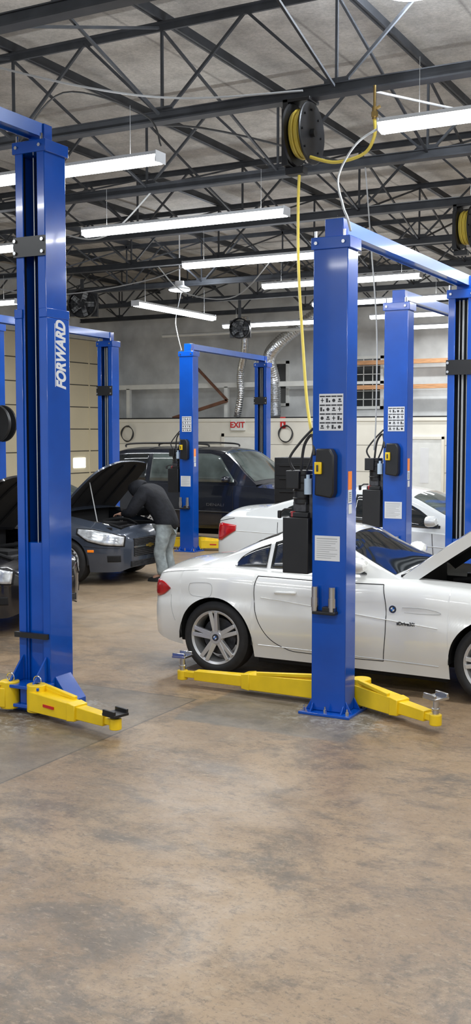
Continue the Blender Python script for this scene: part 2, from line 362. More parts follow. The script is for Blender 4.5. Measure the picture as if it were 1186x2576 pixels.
# ------------------------------------------------------------------ two-post lifts
def channel(mb,W,D,z0,z1,od,mi=0,cx=0,cy=0,th=.012,lip=.075):
    h=W/2;k=D/2
    pts=[(-h,-k),(h,-k),(h,k),(h-lip,k),(h-lip,k-th),(h-th,k-th),(h-th,-k+th),(-h+th,-k+th),(-h+th,k-th),(-h+lip,k-th),(-h+lip,k),(-h,k)]
    mb.prism([(cx+x,cy+y*od,z0) for x,y in pts],(0,0,z1-z0),mi)
def post(lift,loc,H,od,main,W=.28,D=.2,ext=False,decal=False):
    m=MB(); channel(m,W,D,.02,H,od)
    p=m.obj('post','blue',lift,loc,bevel=.006)
    m=MB(); m.bx(-W/2-.07,W/2+.07,-D/2-.09,D/2+.09,0,.02)
    for sx in (-1,1):
        for y in (-D/2+.01,D/2-.02):
            m.prism([(sx*W/2,y,.02),(sx*(W/2+.05),y,.02),(sx*W/2,y,.11)],(0,.012,0))
    for x in (-W/2+.01,W/2-.02): m.prism([(x,-od*D/2,.02),(x,-od*(D/2+.06),.02),(x,-od*D/2,.08)],(.012,0,0))
    m.obj('base_plate','blue',p,bevel=.003)
    for x in (-W/2-.04,0,W/2+.04):
        for y in (-D/2-.055,D/2+.055): m=MB(); m.cyl((x,y,.02),(x,y,.05),.014,n=6); m.cyl((x,y,.05),(x,y,.07),.007,n=8); m.obj('anchor_bolt','chrome',p)
    m=MB(); m.bx(-W/2-.015,W/2+.02,-D/2-.015,D/2+.015,H-.09,H,0); m.bx(-.07,.08,-.05,.05,H,H+.14,0)
    m.obj('top_cap','blue',p,bevel=.005)
    for x in (-W/2+.03,W/2-.03):
        m=MB(); m.cyl((x,-D/2-.015,H-.045),(x,-D/2-.03,H-.045),.014,n=6); m.obj('cap_bolt','chrome',p)
    for x in (-W/2+.01,W/2-.04): m=MB(); m.cyl((x,-D/2+.02,H),(x,-D/2+.02,H+.05),.012,n=6); m.obj('cap_bolt','chrome',p)
    m=MB(); m.bx(-W/2+.014,W/2-.014,-od*(D/2-.02)-.004,-od*(D/2-.02)+.004,.3,H-.1,0)  # black back sheet paints the shade inside the blue channel
    for x in (-W/2+.03,W/2-.03): m.bx(x-.014,x+.014,od*(D/2-.05)-.02,od*(D/2-.05)+.02,.3,H-.1,0)
    m.obj('channel_shade_track','black',p)
    for x in (-.04,.0,.045): m=MB(); m.cyl((x,od*.03,.4),(x,od*.03,H-.1),.007 if x else .012,n=8); m.obj('lift_cable','chrome' if ext else 'grey',p)
    cz=1.3 if ext else 1.05
    m=MB(); m.bx(-W/2+.045,W/2-.045,od*(D/2-.06)-.04,od*(D/2-.06)+.06,.06,cz,0)
    m.bx(-W/2+.02,W/2-.02,od*(D/2)+.0 if od>0 else -D/2-.1,od*(D/2)+.1 if od>0 else -D/2,.06,.20,0)
    m.obj('carriage','blue',p,bevel=.004)
    if od<0:
        m=MB(); zz=H-.86; m.bx(-W/2-.01,W/2+.01,-D/2-.02,-D/2-.005,zz,zz+.15,0); m.obj('strap_plate','black',p)
        for x in (-W/2+.01,W/2-.01):
            for z in (zz+.03,zz+.12): m=MB(); m.cyl((x,-D/2-.035,z),(x,-D/2-.02,z),.014,n=8); m.obj('strap_bolt','chrome',p)
    if ext:
        m=MB(); channel(m,W+.03,D+.03,3.02,3.09,od); channel(m,W+.025,D+.025,.02,3.02,od,th=.012,lip=.07); m.obj('outer_sleeve','blue',p,bevel=.005)
        m=MB(); m.bx(-W/2-.03,W/2-.0,-D/2-.05,-D/2-.015,.56,.6,0); m.obj('rubber_stop','black',p)
        m=MB(); m.prism([(W/2+.012,D/2-.02,.02),(W/2+.16,D/2-.02,.02),(W/2+.16,D/2-.02,.08),(W/2+.012,D/2-.02,.26)],(0,-.2,0)); m.obj('side_foot','blue',p,bevel=.004)
        if od<0:
            m=MB()
            m.bx(-W/2-.05,W/2+.05,-D/2-.22,-D/2-.02,.20,.225)
            m.bx(-W/2-.03,W/2+.03,-D/2-.2,-D/2-.02,.05,.075)
            m.prism([(-W/2+.02,-D/2-.02,.225),(-W/2+.02,-D/2-.2,.225),(-W/2+.02,-D/2-.02,.42)],(.015,0,0)); m.prism([(W/2-.035,-D/2-.02,.225),(W/2-.035,-D/2-.2,.225),(W/2-.035,-D/2-.02,.42)],(.015,0,0))
            m.bx(-.03,.03,-D/2-.16,-D/2-.03,.075,.2)
            m.obj('arm_yoke','blue',p,bevel=.004)
            for x in (-.13,.13): 
                m=MB(); m.tube([(x+.035*math.cos(a),-D/2-.15,.265+.035*math.sin(a)) for a in [2*math.pi*i/16 for i in range(17)]],.005,n=6)
                m.cyl((x,-D/2-.15,.03),(x,-D/2-.15,.24),.018,n=14); m.obj('arm_pin','chrome',p)
    if decal: 
        text('FORWARD',.158,p,(W/2+.0135,.035,2.74),(0,0,1),(0,-1,0),'paper',name='decal_lettering',shear=.3,bold=.007,sx=.66,ext=.001)
        m=MB(); m.bx(W/2+.012,W/2+.0135,-.045,-.038,2.50,2.98); m.obj('decal_underline','paper',p)
    if main:
        y=-D/2
        m=MB(); m.bx(-.085,.11,y-.004,y,2.165,2.44,0)
        for r in range(4):
            for c in range(4):
                x0=-.08+c*.047; z0=2.172+r*.066
                m.bx(x0,x0+.042,y-.005,y-.004,z0+.046,z0+.056,1)
                k=(r*7+c*5)%4
                if k==0: m.bx(x0+.006,x0+.036,y-.005,y-.004,z0+.008,z0+.016,1); m.bx(x0+.012,x0+.03,y-.005,y-.004,z0+.02,z0+.034,1)
                elif k==1: m.bx(x0+.018,x0+.024,y-.005,y-.004,z0+.005,z0+.038,1); m.bx(x0+.008,x0+.034,y-.005,y-.004,z0+.018,z0+.024,1)
                elif k==2: m.bx(x0+.004,x0+.02,y-.005,y-.004,z0+.006,z0+.036,1); m.bx(x0+.026,x0+.038,y-.005,y-.004,z0+.006,z0+.02,1)
                else: m.cyl((x0+.02,y-.005,z0+.02),(x0+.02,y-.003,z0+.02),.013,n=10,mi=1)
        m.obj('safety_label',['paper','ink'],p,label='white sheet of black warning pictograms')
        m=MB(); m.prism([(-.085,y,1.68),(.05,y,1.66),(.07,y,1.70),(.07,y,1.98),(.04,y,2.03),(-.075,y,2.03)],(0,-.09,0)); m.obj('lock_cover','black',p,bevel=.012)
        m=MB(); m.bx(-.075,-.02,y-.115,y-.09,1.84,1.93,0); m.bx(-.055,-.04,y-.125,y-.115,1.86,1.91,1); m.obj('release_handle',['yellow','ink'],p,bevel=.008)
        m=MB(); m.bx(-.115,.09,y-.003,y,1.18,1.37,0)
        for i in range(9): m.bx(-.10,(.07 if i%3 else .02)-.015*(i%2),y-.004,y-.003,1.20+i*.016,1.204+i*.016,1)
        m.bx(-.10,.07,y-.004,y-.003,1.345,1.352,1); m.obj('instruction_sheet',['paper','grey'],p)
        m=MB(); m.bx(-.11,.08,y-.07,y,.775,.80,0); m.bx(-.03,.07,y-.06,y,.775,.835,0); m.obj('adapter_holder','black',p,bevel=.006)
        for x in (-.095,.045):
            m=MB(); m.cyl((x,y-.04,.80),(x,y-.04,.985),.026,n=20); m.cyl((x,y-.04,.83),(x,y-.04,.90),.030,n=20); m.obj('pad_adapter','chrome',p)
        x=W/2
        m=MB(); m.bx(x,x+.003,-.07,-.0,1.72,1.86,1); m.bx(x,x+.003,-.07,-.0,1.62,1.72,0); m.bx(x,x+.003,-.06,.0,1.54,1.61,0)
        for i in range(5): m.bx(x+.003,x+.004,-.06,-.015,1.635+i*.015,1.64+i*.015,2)
        m.obj('warning_sticker',['paper','orange','ink'],p)
        x0=-W/2-.24
        m=MB()
        m.bx(x0,x0+.215,-.12,.10,1.07,1.50,0)
        m.bx(x0+.04,x0+.2,-.09,.07,1.50,1.54,0)
        m.bx(x0+.06,x0+.17,-.06,.05,1.54,1.62,2)
        m.cyl((x0+.12,0,1.60),(x0+.12,0,1.86),.075,n=24,mi=0)
        m.bx(x0+.02,x0+.13,-.11,-.04,1.72,1.86,0)
        for z in (1.64,1.70,1.76,1.82): m.cyl((x0+.12,0,z),(x0+.12,0,z+.012),.082,n=24,mi=0)
        m.cyl((x0+.065,-.07,1.5),(x0+.065,-.07,1.545),.022,n=14,mi=1)
        m.tube([(x0+.05,-.05,1.56),(x0,-.08,1.56),(x0-.04,-.09,1.53)],.008,mi=0); m.cyl((x0-.04,-.09,1.55),(x0-.04,-.09,1.49),.016,n=12,mi=0)
        m.bx(-W/2-.05,-W/2,-.05,.05,1.3,1.8,2)
        m.obj('power_unit',['black','red','engine'],p,bevel=.008,label='black hydraulic power unit with red cap')
        m=MB(); m.cyl((x0+.2,-.09,1.68),(x0+.2,-.09,1.80),.03,n=16); m.cyl((x0+.2,-.09,1.80),(x0+.2,-.09,1.83),.014,n=12); m.obj('fluid_bottle','bottle',p)
        for hp,hr in (([(x0+.1,0,1.86),(x0+.14,-.03,2.05),(-W/2-.02,-.06,2.13),(-W/2+.02,-.11,1.98)],.012),([(x0+.14,.02,1.86),(x0+.2,0,2.0),(-W/2-.01,-.02,2.2),(-W/2-.01,-.0,2.6)],.009),([(x0+.05,-.02,1.86),(x0+.02,-.04,1.95),(x0+.12,-.05,2.08),(-W/2-.01,-.07,2.18)],.01)):
            m=MB(); m.tube(hp,hr,sm=6); m.obj('hydraulic_hose','dcable',p)
    return p
def arm(lift,p0,p1,zt=.12,pad=.14,tipc='chrome',side=1):
    p0=V((p0[0],p0[1],zt));p1=V((p1[0],p1[1],zt-.02)); d=p1-p0; mid=p0+d*.52; e=p0+d*.9
    m=MB(); m.taper(p0,mid,.16,.15,.13,.13); m.taper(mid-d.normalized()*.03,mid+d.normalized()*.05,.145,.14,.13,.12)
    n=V((0,0,1)).cross(d.normalized())*side
    a=p0+V((0,0,.11))+n*.05; m.prism([a,p0+d*.4+V((0,0,.07))+n*.05,p0+V((0,0,.06))+n*.05],n*-.02)
    m.beam(a,p0+d*.45+V((0,0,.075))+n*.05,.035,.03)
    m.cyl(p0+V((0,0,-.09)),p0+V((0,0,.12)),.075,n=20)
    o=m.obj('swing_arm','yellow',lift,bevel=.006)
    m=MB(); m.taper(mid,e,.10,.095,.085,.08); m.cyl(p1+V((0,0,-.05)),p1+V((0,0,.03)),.045,n=18); m.beam(e-d*.05,p1,.06,.05); m.obj('arm_extension','yellow',o,bevel=.005)
    m=MB(); m.box(mid*.5+p0*.5+V((0,0,-.0))-n*.076,(.12,.008,.02),0,MB().frame(p0,p1)[0]); m.obj('arm_marking','redink',o)
    m=MB(); m.cyl(p1,p1+V((0,0,pad)),.024,n=16); m.cyl(p1+V((0,0,pad*.45)),p1+V((0,0,pad*.55)),.032,n=16)
    R=MB().frame(p0,p1)[0]; m.box(p1+V((0,0,pad+.01)),(.13,.14,.02),0,R)
    for q in (-.06,.06): m.box(p1+V((0,0,pad+.03))+R@V((0,q,0)),(.12,.02,.03),0,R)
    m.obj('lift_pad',tipc,o,bevel=.004)
def lift(loc,lab,posts,H,arms,zb=None):
    L=thing('two_post_lift',lab,'car lift',(loc[0],loc[1],0),group='blue two-post lifts')
    for q in posts: post(L,(q[0]-loc[0],q[1]-loc[1],0),H,q[2],q[3],**(q[4] if len(q)>4 else {}))
    a=posts[0];b=posts[1]; z=H+.06
    m=MB(); pa=V((a[0]-loc[0],a[1]-loc[1],z));pb=V((b[0]-loc[0],b[1]-loc[1],z)); dd=(pb-pa).normalized()
    m.beam(pa+dd*.05,pb-dd*.02,.13,.012); m.beam(pa+dd*.05+V((.06,0,.03)),pb+V((.06,0,.03)),.012,.10); m.beam(pa+dd*.05+V((-.06,0,.03)),pb+V((-.06,0,.03)),.012,.10)
    m.beam(pa+dd*.05+V((0,0,.075)),pb+V((0,0,.075)),.12,.012)
    m.obj('crossbeam','blue2',L)
    for q in arms: arm(L,(q[0]-loc[0],q[1]-loc[1]),(q[2]-loc[0],q[3]-loc[1]),**(q[4] if len(q)>4 else {}))
    return L
HH=3.6
lift((-3.24,7.67),'blue two-post lift straddling the white roadster',[(-3.24,7.67,1,True),(-3.24,11.05,-1,False)],HH,
     [(-3.37,7.87,-4.72,7.88),(-3.08,7.86,-2.36,7.48,dict(side=-1)),(-3.4,10.85,-4.2,10.5)])
lift((-4.2,11.78),'blue two-post lift beside the white sedan',[(-4.2,11.78,1,True),(-4.2,15.15,-1,False)],HH,
     [(-4.33,12.0,-5.3,12.2),(-4.07,12.0,-3.3,12.1)])
lift((-10.03,17.0),'blue two-post lift beside the dark SUV',[(-10.03,17.0,1,True),(-10.3,20.5,-1,False)],HH,
     [(-10.15,17.2,-11.2,17.35),(-9.9,17.2,-9.15,17.6)])
lift((-9.87,11.5),'blue two-post lift beside the slate-blue car',[(-9.87,11.5,1,False),(-10.05,14.5,-1,False)],HH,
     [(-10.0,11.7,-10.9,11.9)])
lift((-5.32,6.79),'tall blue two-post lift with extended posts and white lettering',[(-5.32,6.79,-1,False,dict(W=.28,D=.26,ext=True,decal=True)),(-5.32,3.2,1,True,dict(W=.28,D=.26))],4.34,
     [(-5.19,6.50,-4.33,6.30,dict(tipc='black',pad=.05,side=1)),(-5.45,6.50,-6.5,6.3)])

# ------------------------------------------------------------------ cars
def spl(pts):
    xs=[p[0] for p in pts]; ys=[p[1] for p in pts]; n=len(pts); h=[xs[i+1]-xs[i] for i in range(n-1)]; dl=[(ys[i+1]-ys[i])/h[i] for i in range(n-1)]
    t=[dl[0]]+[0 if dl[i-1]*dl[i]<=0 else 2*dl[i-1]*dl[i]/(dl[i-1]+dl[i]) for i in range(1,n-1)]+[dl[-1]]
    def f(x):
        if x<=xs[0]: return ys[0]
        if x>=xs[-1]: return ys[-1]
        i=0
        while x>xs[i+1]: i+=1
        s=(x-xs[i])/h[i]; s2=s*s;s3=s2*s
        return (2*s3-3*s2+1)*ys[i]+(s3-2*s2+s)*h[i]*t[i]+(-2*s3+3*s2)*ys[i+1]+(s3-s2)*h[i]*t[i+1]
    return f
def lin(pts):
    def f(x):
        if x<=pts[0][0]: return pts[0][1]
        for a,b in zip(pts,pts[1:]):
            if x<=b[0]: return a[1]+(b[1]-a[1])*(x-a[0])/(b[0]-a[0])
        return pts[-1][1]
    return f
def cat(pts,k=6):
    q=[]; n=len(pts)
    for i in range(n-1):
        p0=pts[max(i-1,0)];p1=pts[i];p2=pts[i+1];p3=pts[min(i+2,n-1)]
        for j in range(k):
            t=j/k; q.append(tuple(.5*(2*p1[a]+(p2[a]-p0[a])*t+(2*p0[a]-5*p1[a]+4*p2[a]-p3[a])*t*t+(3*p1[a]-p0[a]-3*p2[a]+p3[a])*t**3) for a in (0,1)))
    q.append(pts[-1]); return q
class Car:
    def __init__(c,name,label,loc,rot,paint,x0,x1,xf,R,ra,hw,sill,sh,dk,roof,gf=.95,k=.35,side=None,bay=None,hood=0,crown=.06,sill0=.2,flange=.028,dp=2.6,flare=.02):
        c.root=thing(name,label,'car',loc,rot); c.x0=x0;c.x1=x1;c.xf=xf;c.R=R;c.ra=ra;c.dp=dp;c.flare=flare
        c.hw=spl(hw);c.sill=spl(sill);c.sh=spl(sh);c.dk=spl(dk);c.roof=spl(roof);c.g0=roof[0][0];c.g1=roof[-1][0];c.gf=gf;c.k=k;c.crown=crown;c.z0=sill0
        c.f=spl(side or [(-.2,.93),(0,.95),(.15,.975),(.5,1),(.78,.985),(1,.94)])
        xs=set(); n=int((x1-x0)/.05)
        for i in range(n+1): xs.add(round(x0+(x1-x0)*i/n,4))
        for i in range(9):
            a=.22*(i/9)**1.8; xs.add(round(x0+a,4)); xs.add(round(x1-a,4))
        for w in (0,xf):
            for i in range(-12,13):
                xs.add(round(w+ra*math.sin(i/12*math.pi/2),4))
            xs.add(round(w-ra-.0012,4)); xs.add(round(w+ra+.0012,4))
        xs=sorted(xs); NR=14; ND=12; P=[]
        for x in xs:
            zb=c.sill(x)
            for w in (0,xf):
                dx=abs(x-w)
                if dx<=ra+1e-4: zb=max(zb,R+math.sqrt(max(ra*ra-dx*dx,0)))
            zs=c.sh(x); row=[]
            for j in range(NR+1):
                z=zb+(zs-zb)*j/NR; row.append((x,-c.ys(x,z),z))
            Y=c.ys(x,zs)
            for j in range(1,ND): a=1-j/ND; row.append((x,-a*Y,c.deck(x,a)))
            mid=(x,0,c.deck(x,0)); row=row+[mid]+[(p[0],-p[1],p[2]) for p in row[::-1]]
            P.append(row)
        m=MB(); skip=None
        if bay:
            Jl=NR+ (ND*.22); Jr=2*(NR+ND)-Jl
            skip=lambda i,j: bay[0]<(xs[i]+xs[i+1])/2<bay[1] and Jl<=j<Jr
        m.grid(P,0,skip); 
        nn=len(P[0])
        m.add(P[0],[tuple(range(nn))]); m.add(P[-1],[tuple(range(nn))[::-1]])
        c.body=m.obj('body',paint,c.root,ang=50)
        bm=bmesh.new(); bm.from_mesh(c.body.data); bmesh.ops.remove_doubles(bm,verts=bm.verts,dist=.0002); bmesh.ops.recalc_face_normals(bm,faces=bm.faces); bm.to_mesh(c.body.data); bm.free()
        gx=[c.g0+(c.g1-c.g0)*i/60 for i in range(61)]; P=[]
        for x in gx:
            zb=c.sh(x)-.01; row=[]
            zr,zl,yl=c.rail(x)
            for j in range(9):
                z=zb+(zl-zb)*j/8; row.append((x,-c.yg(x,z),z))
            for j in range(1,12): a=1-j/12; row.append((x,-a*yl,zl+(zr-zl)*(1-a**2.6)))
            row=row+[(x,0,zr)]+[(p[0],-p[1],p[2]) for p in row[::-1]]; P.append(row)
        m=MB(); m.grid(P); c.cabin=m.obj('roof',paint,c.root,ang=60)
        m=MB(); m.bx(x0+.2,x1-.2,-.5,.5,.2,.6)
        m.obj('underbody','matte',c.root)
        for w in (0,xf):
            for s in (-1,1):
                yo=c.hw(w)-.015; yi=yo-.36; Q=[]
                for i in range(21):
                    a=math.radians(-5+190*i/20); q=(w+(ra+.002)*math.cos(a),R+(ra+.002)*math.sin(a))
                    Q.append([(q[0],s*yo,q[1]),(q[0],s*yi,q[1]),(w,s*yi,R)])
                m=MB(); m.grid(Q); m.obj('wheel_well','matte',c.root,recalc=False)
        if bay:
            m=MB(); b0,b1=bay; yw=c.ys((b0+b1)/2,c.sh((b0+b1)/2))*.76
            m.bx(b0,b1,-yw,yw,.55,.6,0)
            for s in (-1,1): m.bx(b0,b1-.05,s*yw-.01,s*yw+.01,.55,c.sh(b1-.3),0)
            m.bx(b0,b0+.02,-yw,yw,.55,c.dk(b0)-.02,0)
            xm=(b0+b1)/2
            m.bx(xm-.3,xm+.3,-.22,.2,.6,.80,1); m.bx(xm-.22,xm+.2,-.15,.13,.80,.84,0)
            m.bx(b0+.1,b0+.38,-yw+.06,-yw+.28,.6,.82,0); m.cyl((b1-.35,-yw+.15,.6),(b1-.35,-yw+.15,.84),.07,mi=1); m.cyl((b1-.35,-yw+.15,.84),(b1-.35,-yw+.15,.86),.04,mi=2)
            m.tube([(b0+.2,.2,.83),(xm,.35,.86),(b1-.15,.2,.78)],.025,sm=5,mi=0); m.tube([(b1-.1,-.3,.78),(xm+.1,-.33,.85),(xm-.1,-.2,.83)],.022,sm=5,mi=0)
            m.tube([(b0+.05,-yw+.1,.84),(xm-.2,-yw+.2,.88),(xm+.2,-yw+.12,.86),(b1-.2,-yw+.2,.8)],.016,sm=5,mi=2)
            for s in (-1,1): m.cyl((b0+.3,s*(yw-.1),.6),(b0+.3,s*(yw-.1),.87),.06,mi=2)
            m.obj('engine_bay',['matte','engine','chrome'],c.root,bevel=.004)
            th=math.radians(hood); hx=b0-.01; hz=c.dk(b0)+.01; A=[];B=[]
            for i in range(25):
                x=b0+(b1-b0+.02)*i/24; ra_=[];rb=[]; ed=min(1,((b1+.02-x)/.18)**.5*.25+.75) if x>b1-.16 else 1
                for j in range(25):
                    a=(-1+2*j/24); y=a*.83*ed*c.ys(x,c.sh(x)); z=c.deck(x,abs(a)*.83)
                    for off,lst in ((0,ra_),(-(flange if j in (0,24) else .028),rb)):
                        dx=x-hx; dz=z+off-hz; lst.append((hx+dx*math.cos(th)-dz*math.sin(th),y*(1 if off==0 else .985),hz+dx*math.sin(th)+dz*math.cos(th)))
                A.append(ra_);B.append(rb)
            m=MB(); m.grid(A,0)
            def rim(G): return G[0]+[r[-1] for r in G[1:]]+G[-1][-2::-1]+[r[0] for r in G[-2:0:-1]]
            ra_,rb=rim(A),rim(B); n=len(ra_); m.add(ra_+rb,[(i,(i+1)%n,n+(i+1)%n,n+i) for i in range(n)],0)
            m.grid(B,1)
            for j in (5,12,19):
                m.tube([V(B[i][j])+V((math.sin(th)*.01,0,-math.cos(th)*.01)) for i in range(2,23,4)],.02,n=6,mi=1)
            c.hood=m.obj('hood',[paint,'matte'],c.root,recalc=False)
            m=MB(); q=B[14][3]; m.cyl((b0+.62,q[1]*.98,.78),q,.008,n=8); m.obj('hood_prop','grey',c.root)
    def ys(c,x,z):
        t=(z-c.z0)/max(c.sh(x)-c.z0,.05); y=c.hw(x)*c.f(t)
        for w in (0,c.xf): y+=c.flare*math.exp(-((x-w)/.4)**2)*max(0,1-abs(z-.5)/.45)
        return y
    def deck(c,x,a): zs=c.sh(x); return zs+(c.dk(x)-zs)*(1-a**c.dp)
    def yg(c,x,z): zs=c.sh(x); return c.ys(x,zs)*c.gf-c.k*(z-zs)-.12*max(0,z-zs)**2
    def rail(c,x):
        zr=c.roof(x); h=max(zr-c.sh(x),0); zl=zr-c.crown*min(1,h/.3); zl=max(zl,c.sh(x)-.005); return zr,zl,c.yg(x,zl)
    def patch(c,name,m,x0,x1,lo,hi,surf='g',off=.005,sides=(-1,1),n=28,rows=5,smooth=False,**kw):
        f=spl if smooth else lin
        lo=lo if callable(lo) else f(lo); hi=hi if callable(hi) else f(hi)
        for s in sides:
            P=[]
            for i in range(n+1):
                x=x0+(x1-x0)*i/n; r=[]
                for j in range(rows+1):
                    z=lo(x)+(max(hi(x),lo(x)+.001)-lo(x))*j/rows; y=(c.yg if surf=='g' else c.ys)(x,z)+off; r.append((x,s*y,z))
                P.append(r)
            mb=MB(); mb.grid(P); 
            o=mb.obj(name,m,c.root,recalc=False,ang=60,**kw); sm=o.modifiers.new('s','SOLIDIFY'); sm.thickness=.006; sm.offset=0
    def top(c,name,m,x0,x1,frac=.9,off=.006):
        P=[]
        for i in range(25):
            x=x0+(x1-x0)*i/24; zr,zl,yl=c.rail(x); r=[]
            for j in range(21):
                a=-1+2*j/20; a*=frac; r.append((x,a*yl,zl+(zr-zl)*(1-abs(a)**2.6)+off))
            P.append(r)
        mb=MB(); mb.grid(P); mb.obj(name,m,c.root,recalc=False,ang=60)
    def seam(c,name,lines,r=.004,m='matte',surf='b',sides=(-1,1)):
        for s in sides:
            for ln in lines:
                mb=MB(); mb.tube([(x,s*((c.ys if surf=='b' else c.yg)(x,z)+.0005),z) for x,z in cat(ln,7)],r,n=6); mb.obj(name,m,c.root)
    def handle(c,x,z,m,w=.19):
        for s in (-1,1):
            y=c.ys(x,z); mb=MB(); mb.tube([(x-w/2,s*(y-.002),z-.005),(x-w/2+.03,s*(y+.022),z),(x+w/2-.03,s*(y+.024),z+.004),(x+w/2,s*(y-.002),z+.004)],.014,n=8,sm=4); mb.obj('door_handle',m,c.root)
    def mirror(c,x,z,m,s0=.1):
        for s in (-1,1):
            y=c.yg(x,z); mb=MB(); 
            mb.lathe([(.001,-.09),(.05,-.075),(.075,-.03),(.08,.03),(.07,.06),(.001,.065)],(0,0,0),(1,0,0),20)
            mb.v=[(v[0]*.9,v[1]*1.35,v[2]*.85) for v in mb.v]; mb.v=[(x-v[0],s*(y+.13)+v[1],z+.04+v[2]) for v in mb.v]
            mb.beam((x,s*(y-.01),z),(x,s*(y+.08),z+.02),.05,.025); mb.obj('side_mirror',m,c.root)
    def wheels(c,style=5,rr=.225,xs=None,tw=.22,bold=0):
        for x in (0,c.xf):
            for s in (-1,1):
                R=c.R; yo=c.hw(x)-.012
                mb=MB(); mb.lathe([(rr-.01,-tw+.01),(rr+.02,-tw),(R-.03,-tw),(R-.005,-tw+.03),(R,-tw/2),(R-.005,-.03),(R-.03,-.006),(rr+.04,.0),(rr+.012,-.006),(rr,-.02),(rr-.01,-tw+.01)],(0,0,0),(0,s,0),48)
                wh=mb.obj('wheel','rubber',c.root,(x,s*yo,R),label='black tyre on silver alloy rim')
                mb=MB(); mb.lathe([(rr-.012,-tw+.03),(rr-.03,-.06),(rr-.018,-.02),(rr+.004,-.008),(rr+.006,-.014),(rr-.002,-.03)],(0,0,0),(0,s,0),48)
                def pt(r,a,y): return V((r*math.cos(a),s*y,r*math.sin(a)))
                for i in range(style):
                    a=2*math.pi*i/style+math.pi/2+ (.3 if x else .1)
                    for dq in (-1,1):
                        if bold: mb.taper(pt(.04,a+dq*.25,-.045),pt(rr-.008,a+dq*.135,-.02),.035,.045,.03,.034)
                        else: mb.taper(pt(.045,a+dq*.22,-.04),pt(rr-.012,a+dq*.14,-.022),.03,.04,.03,.035)
                    if bold: mb.taper(pt(.04,a,-.05),pt(rr*.5,a,-.045),.03,.06,.03,.04)
                mb.lathe([(.001,-.018),(.055,-.02),(.072,-.035),(.072,-.06)],(0,0,0),(0,s,0),24)
                mb.obj('rim','rim',wh,bevel=.003)
                mb=MB(); mb.lathe([(.001,-.10),(.165,-.10),(.165,-.12),(.001,-.12)],(0,0,0),(0,s,0),32); mb.obj('brake_disc','engine',wh)
                mb=MB(); mb.lathe([(.001,-.012),(.03,-.013),(.032,-.02)],(0,0,0),(0,s,0),20,0)
                for i in range(4):
                    a=i*math.pi/2; mb.prism([pt(.001,a,-.0105),pt(.018,a,-.0105),pt(.017,a+.8,-.0105),pt(.018,a+1.57,-.0105)],(0,s*.001,0),1+i%2)
                mb.obj('hub_cap',['ink','bmwb','paper'],wh)
def roundel(parent,loc,r=.035):
    m=MB(); x,y,z=loc; m.cyl((x,y,z),(x,y-.006,z),r,n=28,mi=0); m.cyl((x,y,z),(x,y-.004,z),r*1.12,n=28,mi=3)
    for i in range(4):
        a=i*math.pi/2; q=[(x,y-.008,z)]+[(x+r*.62*math.cos(a+j*math.pi/12),y-.008,z+r*.62*math.sin(a+j*math.pi/12)) for j in range(7)]
        m.prism(q,(0,.002,0),1+i%2)
    m.obj('emblem',['ink','bmwb','paper','chrome'],parent)

# --- white roadster
Z=Car('roadster','white two-door roadster with raised hood and silver wheels',(-4.68,9.25,0),0,'white',-.80,3.38,2.5,.328,.364,
  hw=[(-.80,.36),(-.785,.52),(-.75,.65),(-.68,.75),(-.57,.815),(-.38,.865),(-.15,.893),(.1,.898),(.4,.88),(.9,.868),(1.6,.878),(2.2,.895),(2.48,.898),(2.9,.85),(3.15,.75),(3.3,.6),(3.38,.4)],
  sill=[(-.80,.42),(-.76,.33),(-.6,.26),(-.4,.23),(0,.2),(.5,.18),(2.5,.17),(3,.2),(3.38,.26)],
  sh=[(-.80,.58),(-.78,.64),(-.755,.72),(-.71,.81),(-.64,.87),(-.5,.90),(-.2,.93),(.05,.935),(.5,.915),(1.0,.905),(1.6,.915),(2.4,.885),(3,.74),(3.3,.6),(3.38,.5)],
  dk=[(-.80,.60),(-.78,.69),(-.75,.80),(-.70,.895),(-.63,.945),(-.5,.97),(-.3,.992),(0,1.01),(1,.99),(1.6,.985),(2.4,.95),(3,.82),(3.3,.66),(3.38,.55)],
  roof=[(-.24,.955),(-.08,1.03),(.10,1.13),(.28,1.215),(.48,1.28),(.72,1.318),(.92,1.318),(1.08,1.285),(1.23,1.20),(1.42,1.08),(1.66,.94)],
  gf=.885,k=.44,side=[(-.2,.90),(0,.92),(.1,.945),(.22,.978),(.42,.998),(.56,1.0),(.68,.978),(.74,.978),(.86,.972),(.94,.945),(1,.90)],bay=(1.64,3.05),hood=37,crown=.09,flange=.095,dp=2.2,flare=.036)
Z.patch('side_window','glass',.46,1.36,[(0,.955),(2,.955)],[(.46,1.178),(.6,1.216),(.8,1.224),(.98,1.195),(1.15,1.10),(1.36,.965)],smooth=True)
Z.patch('quarter_window','glass',.12,.42,[(0,.96),(2,.955)],[(.12,.965),(.17,1.04),(.28,1.11),(.42,1.165)],smooth=True)
Z.top('windshield','glass',1.1,1.6,.93); Z.top('rear_window','glass',-.04,.4,.70)
Z.patch('taillight','red',-.755,-.49,[(-.755,.66),(-.68,.645),(-.58,.67),(-.49,.73)],[(-.755,.72),(-.72,.775),(-.68,.80),(-.58,.79),(-.49,.74)],surf='b',off=.007,smooth=True)
Z.seam('door_seam',[[(.40,.90),(.385,.80),(.395,.66),(.44,.50),(.54,.36),(.70,.275),(.84,.262)],[(1.56,.90),(1.60,.72),(1.60,.5),(1.57,.265)],[(.84,.262),(1.16,.258),(1.57,.265)],[(.40,.90),(1.0,.89),(1.56,.90)]],r=.0032)
Z.seam('fuel_door_seam',[[(-.26,.80),(-.15,.815),(-.04,.81),(-.02,.75),(-.05,.695),(-.15,.69),(-.24,.70),(-.27,.75),(-.26,.80)]],r=.002,m='grey')
Z.seam('bumper_seam',[[(-.48,.68),(-.46,.55),(-.42,.45)],[(-.66,.85),(-.5,.885),(-.2,.917)]],r=.0025,m='grey')
